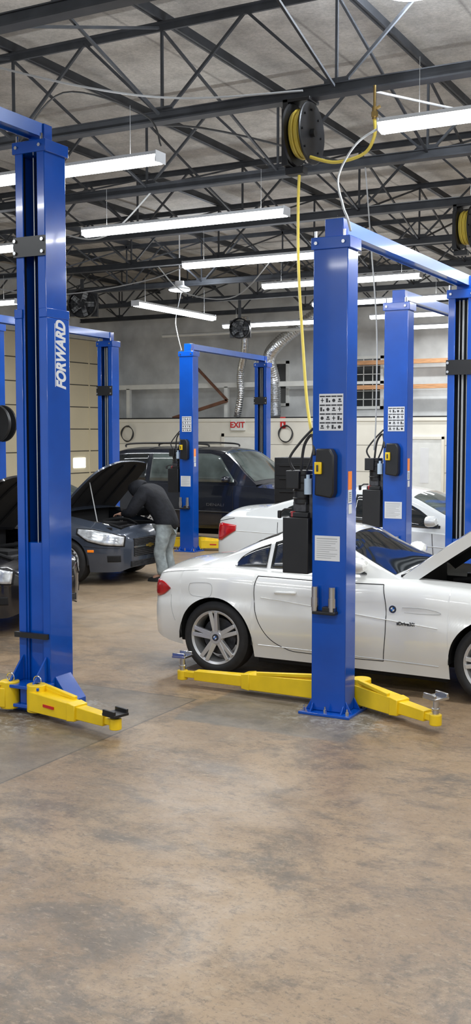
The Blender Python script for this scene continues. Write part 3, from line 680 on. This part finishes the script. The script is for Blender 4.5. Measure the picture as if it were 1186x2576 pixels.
Z.seam('rocker_line',[[(.42,.30),(1.2,.285),(2.05,.27)]],r=.005,m='silver')
Z.seam('body_crease',[[(.45,.72),(1.2,.655),(2.05,.585)]],r=.004,m='white')
Z.patch('side_skirt','matte',.38,2.1,[(0,.13)],[(0,.20)],surf='b',off=-.05)
Z.handle(.68,.775,'white'); Z.mirror(1.32,1.0,'white'); Z.wheels(5,.238,bold=1)
Z.patch('headlight','lens',3.0,3.28,[(3.0,.6),(3.28,.5)],[(3.0,.68),(3.28,.58)],surf='b')
roundel(Z.root,(1.66,-Z.ys(1.66,.71)-.002,.71),.028)
Z.seam('fender_vent',[[(1.74,.73),(1.9,.735),(2.04,.72),(2.06,.70),(1.9,.69),(1.76,.69)]],r=.0025,m='grey')
text('sDrive30i',.04,Z.root,(1.78,-Z.ys(1.78,.6)-.004,.60),(1,0,0),(0,0,1),'ink',name='fender_lettering',sx=1.0,bold=.001)

# --- white sedan
D=Car('sedan','pearl white four-door sedan parked beside lift post',(-6.14,13.42,0),0,'silver',-.95,3.75,2.85,.33,.37,
  hw=[(-.95,.5),(-.92,.68),(-.85,.78),(-.65,.86),(-.3,.90),(0,.91),(1,.91),(2,.91),(2.85,.90),(3.2,.86),(3.5,.76),(3.7,.6),(3.75,.45)],
  sill=[(-.95,.42),(-.85,.33),(-.5,.27),(0,.2),(2.8,.19),(3.4,.22),(3.75,.3)],
  sh=[(-.95,.66),(-.92,.88),(-.86,1.0),(-.7,1.05),(0,1.04),(1,.99),(2,.95),(2.8,.88),(3.3,.78),(3.65,.65),(3.75,.55)],
  dk=[(-.95,.70),(-.91,.96),(-.84,1.11),(-.75,1.15),(-.3,1.17),(.3,1.16),(1,1.1),(2,1.03),(2.8,.96),(3.3,.87),(3.65,.7),(3.75,.58)],
  roof=[(-.45,1.12),(-.2,1.2),(.1,1.31),(.4,1.40),(.7,1.455),(1.0,1.475),(1.4,1.465),(1.75,1.41),(2.05,1.28),(2.35,1.12),(2.6,1.0)],gf=.95,k=.4)
D.patch('rear_side_window','glass',.02,.98,[(0,1.075),(2,1.0)],[(.02,1.085),(.15,1.19),(.4,1.30),(.7,1.35),(.98,1.375)])
D.patch('front_side_window','glass',1.05,2.18,[(0,1.075),(2,1.0)],[(1.05,1.375),(1.4,1.37),(1.65,1.33),(1.9,1.21),(2.18,1.03)])
D.top('windshield','glass2',1.78,2.5,.92); D.top('rear_window','glass',-.3,.52,.86)
D.patch('taillight','red',-.935,-.56,[(-.935,.72),(-.8,.73),(-.56,.87)],[(-.935,.92),(-.8,.96),(-.56,.94)],surf='b',off=.008)
D.seam('door_seam',[[(.05,1.0),(.1,.75),(.35,.5),(.42,.28)],[(1.02,.97),(1.05,.28)],[(2.1,.94),(2.15,.5),(2.1,.28)],[(.42,.28),(2.1,.27)]])
D.seam('body_crease',[[(-.6,.87),(1,.83),(2.8,.76)]],r=.006,m='silver')
D.seam('trunk_seam',[[(-.9,.97),(-.6,1.03)]],r=.004)
D.handle(.32,.87,'silver');D.handle(1.3,.85,'silver'); D.mirror(2.1,1.05,'silver'); D.wheels(5,.23)
D.patch('headlight','lens',3.25,3.68,[(3.25,.66),(3.68,.55)],[(3.25,.77),(3.68,.63)],surf='b')

# --- open-hood compact sedans
def compact(loc,paint,lab,hood=50,rot=0):
    c=Car('sedan',lab,loc,rot,paint,-.95,3.52,2.68,.325,.365,
      hw=[(-.95,.5),(-.92,.68),(-.85,.78),(-.65,.85),(-.3,.88),(0,.89),(1,.89),(2,.89),(2.68,.885),(3.0,.85),(3.2,.79),(3.35,.71),(3.45,.62),(3.5,.52),(3.52,.45)],
      sill=[(-.95,.42),(-.85,.33),(-.5,.27),(0,.2),(2.6,.19),(3.1,.19),(3.42,.2),(3.52,.25)],
      sh=[(-.95,.66),(-.92,.86),(-.86,.97),(-.7,1.0),(0,.99),(1,.97),(2,.96),(2.6,.90),(3.0,.83),(3.3,.76),(3.46,.70),(3.52,.62)],
      dk=[(-.95,.70),(-.91,.93),(-.84,1.05),(-.75,1.08),(-.3,1.09),(.3,1.08),(2,1.07),(2.6,1.0),(3.0,.93),(3.3,.85),(3.46,.76),(3.52,.66)],
      roof=[(-.45,1.06),(-.2,1.16),(.1,1.29),(.4,1.39),(.7,1.45),(1.0,1.475),(1.3,1.465),(1.6,1.41),(1.85,1.31),(2.2,1.15),(2.5,1.02)],gf=.95,k=.4,bay=(2.36,3.36),hood=hood,side=[(-.2,.93),(0,.945),(.2,.98),(.5,1),(.74,1),(.84,.975),(1,.95)])
    c.patch('rear_side_window','glass',.02,.9,[(0,1.02),(2,1.0)],[(.02,1.04),(.15,1.18),(.4,1.31),(.9,1.37)])
    c.patch('front_side_window','glass',.97,2.02,[(0,1.02),(2,1.0)],[(.97,1.37),(1.3,1.37),(1.55,1.32),(1.75,1.22),(2.02,1.05)])
    c.top('windshield','glass2',1.62,2.38,.92); c.top('rear_window','glass',-.3,.5,.86)
    c.patch('headlight','lens',2.88,3.47,[(2.88,.74),(3.05,.635),(3.25,.585),(3.47,.565)],[(2.88,.795),(3.1,.79),(3.3,.75),(3.47,.69)],surf='b',off=.008)
    c.patch('headlight_bezel','matte',2.86,3.48,[(2.86,.725),(3.05,.62),(3.25,.57),(3.48,.55)],[(2.86,.805),(3.1,.803),(3.3,.762),(3.48,.70)],surf='b',off=.004)
    c.patch('side_marker','orange',3.04,3.13,[(3,.475)],[(3,.51)],surf='b',off=.004)
    c.seam('bumper_seam',[[(3.0,.62),(3.02,.70)],[(2.98,.56),(3.2,.54),(3.44,.53)]],r=.003)
    c.seam('door_seam',[[(.05,.96),(.1,.75),(.35,.5),(.42,.28)],[(.94,.95),(.97,.28)],[(1.95,.94),(2.0,.5),(1.98,.28)],[(.42,.28),(1.98,.27)]])
    m=MB()
    for z0,z1,w in ((.545,.655,.40),(.40,.525,.40),(.26,.34,.47)):
        m.bx(3.49,3.527,-w,w,z0,z1,0)
        for i in range(5): z=z0+(z1-z0)*(i+.5)/5; m.bx(3.525,3.532,-w+.02,w-.02,z-.004,z+.004,1)
    m.obj('grille',['matte','engine'],c.root,bevel=.004)
    m=MB(); m.bx(3.52,3.535,-.41,.41,.527,.541); m.obj('grille_bar','chrome',c.root)
    m=MB(); m.prism([(3.53,-.09,.52),(3.53,-.03,.52),(3.53,-.03,.505),(3.53,.03,.505),(3.53,.03,.52),(3.53,.09,.52),(3.53,.09,.548),(3.53,.03,.548),(3.53,.03,.563),(3.53,-.03,.563),(3.53,-.03,.548),(3.53,-.09,.548)],(.012,0,0)); m.obj('emblem','gold',c.root)
    c.patch('fog_light_pocket','matte',3.3,3.45,[(3.3,.34)],[(3.3,.43)],surf='b',off=.004)
    c.handle(.3,.86,paint);c.handle(1.25,.84,paint); c.mirror(1.95,1.05,paint); c.wheels(5,.215)
    return c
compact((-12.02,13.26,0),'navy','slate-blue sedan with its hood propped open',54)
compact((-10.90,9.5,0),'carblk','black sedan with its hood propped open',50)

# --- SUV
U=Car('suv','large dark navy SUV with roof rails on a lift bay',(-11.55,18.75,0),0,'suv',-.95,4.05,2.95,.38,.43,
  hw=[(-.95,.72),(-.92,.85),(-.8,.93),(-.5,.96),(0,.97),(1,.97),(2,.97),(2.95,.97),(3.5,.93),(3.85,.85),(4.0,.7),(4.05,.6)],
  sill=[(-.95,.5),(-.8,.42),(0,.35),(3,.35),(3.7,.38),(4.05,.45)],
  sh=[(-.95,.9),(-.93,1.08),(-.85,1.16),(0,1.18),(1,1.17),(2,1.16),(2.6,1.14),(3.3,1.08),(3.8,1.02),(4.0,.95),(4.05,.8)],
  dk=[(-.95,.95),(-.92,1.12),(-.85,1.2),(0,1.22),(2.2,1.22),(2.6,1.22),(3.3,1.17),(3.8,1.1),(4.0,1.0),(4.05,.85)],
  roof=[(-.94,1.12),(-.9,1.45),(-.84,1.76),(-.72,1.84),(-.4,1.87),(.5,1.88),(1.3,1.875),(1.65,1.84),(1.9,1.70),(2.15,1.48),(2.45,1.2)],gf=.97,k=.22,side=[(-.2,.93),(0,.95),(.2,.975),(.5,1),(.8,.99),(1,.955)])
U.patch('cargo_window','glass',-.74,.02,[(0,1.22)],[(-.74,1.70),(-.3,1.735),(.02,1.74)])
U.patch('rear_side_window','glass2',.12,.85,[(0,1.22)],[(.12,1.74),(.85,1.75)])
U.patch('front_side_window','glass2',.93,1.98,[(0,1.22)],[(.93,1.75),(1.4,1.75),(1.62,1.70),(1.98,1.26)])
U.top('windshield','glass2',1.70,2.38,.93)
U.seam('door_seam',[[(.1,1.18),(.1,.8),(.3,.45)],[(.89,1.18),(.89,.42)],[(1.98,1.17),(2.0,.6),(1.96,.42)],[(.3,.42),(1.96,.42)]])
U.seam('door_molding',[[(.45,.68),(2.5,.66)]],r=.015,m='black')
U.handle(.3,1.02,'suv');U.handle(1.1,1.02,'suv');U.mirror(1.88,1.24,'suv')
m=MB()
for s in (-1,1): m.tube([(-.6,s*.62,1.86),(-.5,s*.62,1.93),(.4,s*.62,1.95),(1.2,s*.62,1.93),(1.3,s*.62,1.87)],.018,n=8,sm=5)
for x in (-.2,.9): m.beam((x,-.62,1.94),(x,.62,1.94),.05,.02)
m.obj('roof_rack','black',U.root)
U.wheels(6,.24); text('DENALI',.075,U.root,(1.62,-U.ys(1.62,.79)-.003,.80),(1,0,0),(0,0,1),'chrome',name='door_lettering',sx=1.5)
U.patch('headlight','lens',3.6,3.98,[(3.6,.8)],[(3.6,1.0)],surf='b')

# ------------------------------------------------------------------ person
def skin(name,pts,edges,m,parent,root=0,sub=2,**kw):
    def T(p):
        x,y,z=p
        if z>.9 and x<0: 
            k=min(1,-x/.3); x*=.80
            if z>1.0: z+=.05*k
        return (x,y,z)
    me=bpy.data.meshes.new(name); me.from_pydata([T(p[0]) for p in pts],edges,[]); me.materials.append(M[m])
    o=bpy.data.objects.new(name,me); COL.objects.link(o); o.parent=parent
    o.modifiers.new('skin','SKIN').use_smooth_shade=True
    sv=me.skin_vertices[0].data
    for i,p in enumerate(pts):
        r=p[1]; sv[i].radius=r if isinstance(r,tuple) else (r,r); sv[i].use_root=(i==root)
    s=o.modifiers.new('sub','SUBSURF'); s.levels=sub; s.render_levels=sub
    for k,v in kw.items(): o[k]=v
    return o
pr=thing('person','person in black hooded jacket and washed jeans bending over','person',(-8.36,13.42,0),.12)
pts=[((.06,0,.87),(.11,.09)),((-.06,0,1.04),(.10,.08)),((-.24,0,1.18),(.12,.09)),((-.38,0,1.25),.06),((-.47,0,1.25),(.085,.09)),((-.56,0,1.20),(.08,.08)),((-.585,0,1.14),.025)]
ed=[(0,1),(1,2),(2,3),(3,4),(4,5),(5,6)]
for s in (-1,1):
    b=len(pts)
    pts+=[((.05,s*.10,.82),.075),((.0,s*.12,.46),.052),((.05,s*.13,.10),.038),((-.10,s*.15,.05),.03)]
    ed+=[(0,b),(b,b+1),(b+1,b+2),(b+2,b+3)]
    b=len(pts)
    pts+=[((-.27,s*.19,1.18),.055),((-.46,s*.27,.98),.042),((-.68,s*.20,.97),.03),((-.76,s*.19,.965),(.035,.02))]
    ed+=[(2,b),(b,b+1),(b+1,b+2),(b+2,b+3)]
    for k,(yy,ln) in enumerate(((-.032,.075),(-.011,.088),(.011,.082),(.032,.065))):
        q=len(pts); y0=s*.19+yy
        pts+=[((-.80,y0,.965),.010),((-.80-ln*.55,y0*1.0,.955),.009),((-.80-ln*.9,y0,.925),.008)]; ed+=[(b+3,q),(q,q+1),(q+1,q+2)]
    q=len(pts); pts+=[((-.745,s*.19-s*.045,.955),.011),((-.785,s*.19-s*.065,.935),.009)]; ed+=[(b+3,q),(q,q+1)]
body=skin('body',pts,ed,'skin',pr,0,2)
jp=[((.09,0,.72),(.20,.17)),((.07,0,.84),(.21,.18)),((.02,0,.97),(.205,.18)),((-.11,0,1.11),(.215,.185)),((-.24,0,1.2),(.22,.17)),((-.37,0,1.28),(.14,.14)),((-.47,0,1.29),(.16,.16)),((-.56,0,1.25),(.15,.15)),((-.62,0,1.20),(.11,.11))]
je=[(i,i+1) for i in range(8)]
for s in (-1,1):
    b=len(jp); jp+=[((-.27,s*.21,1.2),.12),((-.38,s*.28,1.07),.105),((-.47,s*.30,.98),.092),((-.60,s*.24,.985),.07),((-.70,s*.20,.975),.052)]; je+=[(4,b),(b,b+1),(b+1,b+2),(b+2,b+3),(b+3,b+4)]
skin('jacket',jp,je,'jacket',pr,0,2,label='black hooded winter jacket')
jp=[((.06,0,.86),(.155,.13))]; je=[]
for s in (-1,1):
    b=len(jp); jp+=[((.06,s*.10,.74),.12),((.03,s*.12,.56),.104),((.02,s*.125,.50),.092),((-.01,s*.125,.42),.098),((.03,s*.13,.28),.082),((.05,s*.13,.18),.092),((.055,s*.13,.08),.082)]; je+=[(0,b)]+[(b+i,b+i+1) for i in range(6)]
skin('jeans',jp,je,'jeans',pr,0,2,label='light washed blue jeans')
for s in (-1,1):
    m=MB(); P=[]
    for x,w,h in ((.13,.03,.07),(.10,.045,.10),(.03,.048,.11),(-.05,.05,.085),(-.12,.052,.06),(-.17,.035,.045),(-.185,.01,.02)):
        P.append([(x,s*.135+w*math.cos(a),max(0.0,h*math.sin(a))) for a in [math.pi*i/10 for i in range(11)]])
    m.grid(P); n=11; m.add([p for p in P[0]],[tuple(range(n))]); m.obj('shoe','shoe',pr)

# ------------------------------------------------------------------ hose reels, hoses, cables
def reel(loc,lab):
    r=thing('hose_reel',lab,'hose reel',loc,group='ceiling hose reels'); zt=ZB-.01-loc[2]
    m=MB()
    m.lathe([(.001,.075),(.20,.07),(.25,.085),(.26,.08),(.26,.07),(.2,.06),(.001,.06)],(0,0,0),(1,0,0),40); m.lathe([(.001,-.075),(.25,-.075),(.26,-.08),(.25,-.065),(.001,-.06)],(0,0,0),(1,0,0),40)
    m.cyl((-.06,0,0),(.06,0,0),.12,n=24)
    for i in range(8):
        a=i*math.pi/4; m.cyl((.07,.19*math.cos(a),.19*math.sin(a)),(.085,.19*math.cos(a),.19*math.sin(a)),.01,n=6)
    m.cyl((.06,0,0),(.11,0,0),.035,n=16)
    m.obj('reel_drum','black',r)
    m=MB(); m.bx(-.15,-.09,-.12,.12,-.27,.2,0); m.bx(-.15,-.1,-.1,.1,.2,zt,0); m.bx(-.15,.1,-.1,.1,zt-.03,zt,0); m.bx(-.15,.02,-.05,.05,-.33,-.27,0)
    m.obj('reel_bracket','black',r,bevel=.005)
    m=MB()
    for k in range(5):
        for q in range(2):
            R=.155+.03*q+.012*(k%2); m.tube([(-.045+.022*k,R*math.cos(a),R*math.sin(a)) for a in [2*math.pi*i/32 for i in range(33)]],.011,n=6)
    m.obj('coiled_hose','hose',r); return r
reel((-3.92,8.56,4.66),'black ceiling hose reel wound with yellow air hose')
reel((-3.9,13.35,4.66),'black ceiling hose reel with yellow hose')
def cable(name,pts,r,m,lab,cat='cable',sm=8,**kw):
    o=MB(); b=V(pts[0]); o.tube([V(p)-b for p in pts],r,n=8,sm=sm); return o.obj(name,m,loc=b,label=lab,category=cat,**kw)
cable('air_hose',[(-3.93,8.5,4.31),(-3.92,8.46,4.05),(-3.84,8.30,3.5),(-3.70,8.08,2.9),(-3.56,7.86,2.4),(-3.44,7.70,2.12)],.013,'hose','yellow air hose dropping from reel to lift post','hose')
cable('supply_hose',[(-3.83,8.5,4.45),(-3.6,8.5,4.38),(-3.35,8.5,4.42),(-3.26,8.5,4.55),(-3.26,8.5,4.68)],.014,'hose','short yellow hose from reel to air pipe','hose')
m=MB(); m.cyl((0,0,0),(0,0,.1),.02,n=12); m.cyl((0,0,.02),(0,0,.06),.03,n=6); m.cyl((0,0,.1),(0,0,.27),.012,n=10); m.cyl((0,0,.08),(.05,0,.1),.012,n=8)
m.obj('air_fitting','brass',loc=(-3.26,8.5,4.68),label='brass air fitting on drop pipe',category='fitting')
cable('power_cable',[(-3.05,8.1,4.5),(-3.2,7.95,4.35),(-3.3,7.85,4.1),(-3.2,7.7,3.85),(-3.10,7.55,3.72),(-3.07,7.54,3.62)],.009,'grey','grey power cable from light to lift post')
cable('power_cable',[(-6.6,6.9,5.3),(-5.6,7.6,5.05),(-4.9,8.2,5.0),(-3.9,8.5,5.0)],.009,'grey','grey cable slung across the roof trusses')
cable('power_cable',[(-9.0,10.95,5.0),(-8.3,10.95,4.6),(-7.6,10.95,4.5),(-6.9,10.95,5.0)],.01,'grey','grey cable sagging below a roof truss')
cable('power_cable',[(-9.9,15.75,4.955),(-9.5,16.0,4.5),(-8.6,16.1,4.4),(-7.7,15.75,4.955)],.01,'grey','grey cable sagging between trusses')
cable('power_cable',[(-10.3,17.2,4.7),(-10.3,17.0,4.2),(-10.2,16.9,3.9),(-10.12,16.9,3.62)],.008,'grey','thin grey drop cable to lift post')
cable('power_cable',[(-4.3,10.95,4.955),(-4.4,11.4,4.2),(-4.42,11.65,3.3),(-4.42,11.65,2.3),(-4.44,11.65,1.95)],.008,'grey','thin grey drop cable beside lift post')
cable('power_cable',[(-6.9,8.5,4.95),(-6.0,8.0,5.15),(-5.35,8.3,4.95),(-5.05,8.1,4.6)],.008,'dcable','dark cable feeding a strip light')
cable('conduit',[(-7.2,8.56,5.03),(-6.0,10.0,5.35),(-4.6,10.95,5.03)],.012,'dcable','thin dark conduit across roof trusses','conduit')
cable('conduit',[(-3.6,8.56,5.03),(-2.9,9.6,4.99),(-2.2,10.95,5.03)],.012,'grey','grey conduit between roof trusses','conduit')
cable('conduit',[(-9.5,13.35,5.04),(-7.0,13.38,5.04),(-4.0,13.35,5.04)],.014,'grey','straight grey conduit clipped to truss','conduit',sm=3)
cable('power_cable',[(-12.5,13.35,4.955),(-11.8,13.6,4.5),(-10.8,14.2,4.35),(-9.6,15.0,4.6),(-9.2,15.75,4.955)],.009,'grey','long grey cable looping under the roof')
# foil ducts
def duct(pts,r,lab):
    o=MB(); b=V(pts[0]); o.tube([V(p)-b for p in pts],r,n=16,sm=22,rf=lambda i: r*(1.06 if i%2 else .94)); o.obj('foil_duct','foil',loc=b,label=lab,category='duct')
duct([(-12.35,23.6,4.95),(-12.4,23.7,4.2),(-12.65,23.95,3.6),(-12.75,24.15,3.1),(-12.85,24.15,2.54)],.09,'silver flexible foil duct hanging down')
duct([(-10.3,23.5,4.95),(-10.9,23.5,4.6),(-11.4,23.5,4.25),(-11.75,23.75,3.95),(-11.85,24.2,3.4),(-11.85,24.25,2.9),(-11.85,24.25,2.55)],.15,'fat silver flexible foil duct')
m=MB(); m.cyl((0,0,0),(5.2,0,0),.04,n=10); m.obj('white_pipe','whitest',loc=(-14.5,23.3,4.55),label='white pipe run under the roof',category='pipe')
# fans
def fan(loc,r,rot):
    f=thing('exhaust_fan','black round fan hanging from the roof steel','fan',loc,rot)
    m=MB(); m.lathe([(r,-.09),(r*1.08,-.1),(r*1.08,.1),(r,.09),(r,-.09)],(0,0,0),(0,1,0),32); m.cyl((0,-.02,0),(0,.16,0),r*.4,n=16)
    for q in (.25,.5,.75): m.tube([(r*q*math.cos(a),-.1,r*q*math.sin(a)) for a in [2*math.pi*i/24 for i in range(25)]],.005,n=5)
    for i in range(4): a=i*math.pi/4; m.beam((-r*math.cos(a),-.1,-r*math.sin(a)),(r*math.cos(a),-.1,r*math.sin(a)),.008,.008)
    m.bx(-.03,.03,-.03,.03,r,ZB-loc[2])
    m.bx(-r*1.1,r*1.1,.1,.3,-r*.9,r*.9) 
    m.obj('fan_cage','black',f)
    m=MB()
    for i in range(5):
        a=2*math.pi*i/5; R=Matrix.Rotation(a,3,'Y')@Matrix.Rotation(.5,3,'X'); m.box(Matrix.Rotation(a,3,'Y')@V((r*.55,0,0)),(r*.75,.008,r*.4),0,R)
    m.obj('fan_blade','grey',f)
fan((-12.0,16.5,4.5),.24,.5); fan((-10.9,20.6,4.35),.2,.4)
# wall items
e=thing('exit_sign','white illuminated sign with red lettering above the exit door','sign',(-12.72,23.97,2.2))
m=MB(); m.bx(-.19,.19,-.05,.03,0,.27); m.obj('sign_box','whitest',e,bevel=.005); text('EXIT',.20,e,(0,-.053,.135),(1,0,0),(0,0,1),'redink',name='sign_lettering',bold=.006)
e=thing('fire_extinguisher_sign','small red extinguisher sign on white wall','sign',(-11.5,23.99,2.35))
m=MB(); m.bx(-.07,.07,-.01,0,-.1,.18); m.obj('sign_panel','redink',e); m=MB(); m.bx(-.018,.018,-.014,-.01,-.05,.02); m.bx(-.008,.008,-.014,-.01,.02,.04); m.obj('sign_symbol','paper',e)
for x,z in ((-16.0,2.12),(-11.4,2.12)):
    m=MB()
    for k in range(3): m.tube([((.17+.01*k)*math.cos(a),.02*math.sin(3*a+k),(.19+.01*k)*math.sin(a)) for a in [2*math.pi*i/28 for i in range(29)]],.009,n=6)
    m.cyl((0,0,.19),(0,.07,.2),.02,n=8); m.obj('hanging_cable_coil','dcable',loc=(x,23.93,z),label='black cable coil hung on the wall',category='cable coil',group='wall cable coils')
rl=thing('hose_reel','large black hose reel mounted beside a blue lift post','hose reel',(-9.58,11.22,2.27))
m=MB(); m.lathe([(.001,-.03),(.05,-.05),(.06,-.03),(.23,-.02),(.245,-.03),(.25,0),(.245,.02),(.1,.02),(.1,.12),(.24,.12),(.245,.14),(.001,.14)],(0,0,0),(0,1,0),36)
m.obj('reel_drum','black',rl); m=MB(); m.bx(-.14,-.02,.14,.22,-.04,.04); m.obj('reel_bracket','chrome',rl)
tc=thing('tool_cabinet','tall black rolling tool cabinet','cabinet',(-7.35,16.1,0))
m=MB(); m.bx(-.4,.4,-.25,.25,.12,1.75); m.obj('cabinet_body','black',tc,bevel=.01)
for i in range(7):
    m=MB(); m.bx(-.37,.37,-.262,-.25,.2+i*.21,.39+i*.21); m.bx(-.3,.3,-.28,-.262,.35+i*.21,.37+i*.21); m.obj('drawer','matte',tc,bevel=.004)
for x in (-.33,.33):
    for y in (-.18,.18): m=MB(); m.cyl((x-.02,y,.06),(x+.02,y,.06),.06,n=16); m.bx(x-.025,x+.025,y-.03,y+.03,.07,.12); m.obj('caster','rubber',tc)

# ------------------------------------------------------------------ world, camera
w=bpy.data.worlds.new('World'); S.world=w; w.use_nodes=True; bg=w.node_tree.nodes['Background']; bg.inputs[0].default_value=(.86,.93,1,1); bg.inputs[1].default_value=.88
cam=bpy.data.cameras.new('Camera'); co=bpy.data.objects.new('Camera',cam); COL.objects.link(co); S.camera=co
co.location=(0,0,2.15); co.rotation_euler=(math.radians(90-4.17),0,math.radians(28.1)); cam.lens=38.29; cam.sensor_width=36; cam.sensor_fit='AUTO'; cam.clip_end=200
S.view_settings.view_transform='Standard'; S.view_settings.exposure=0.0
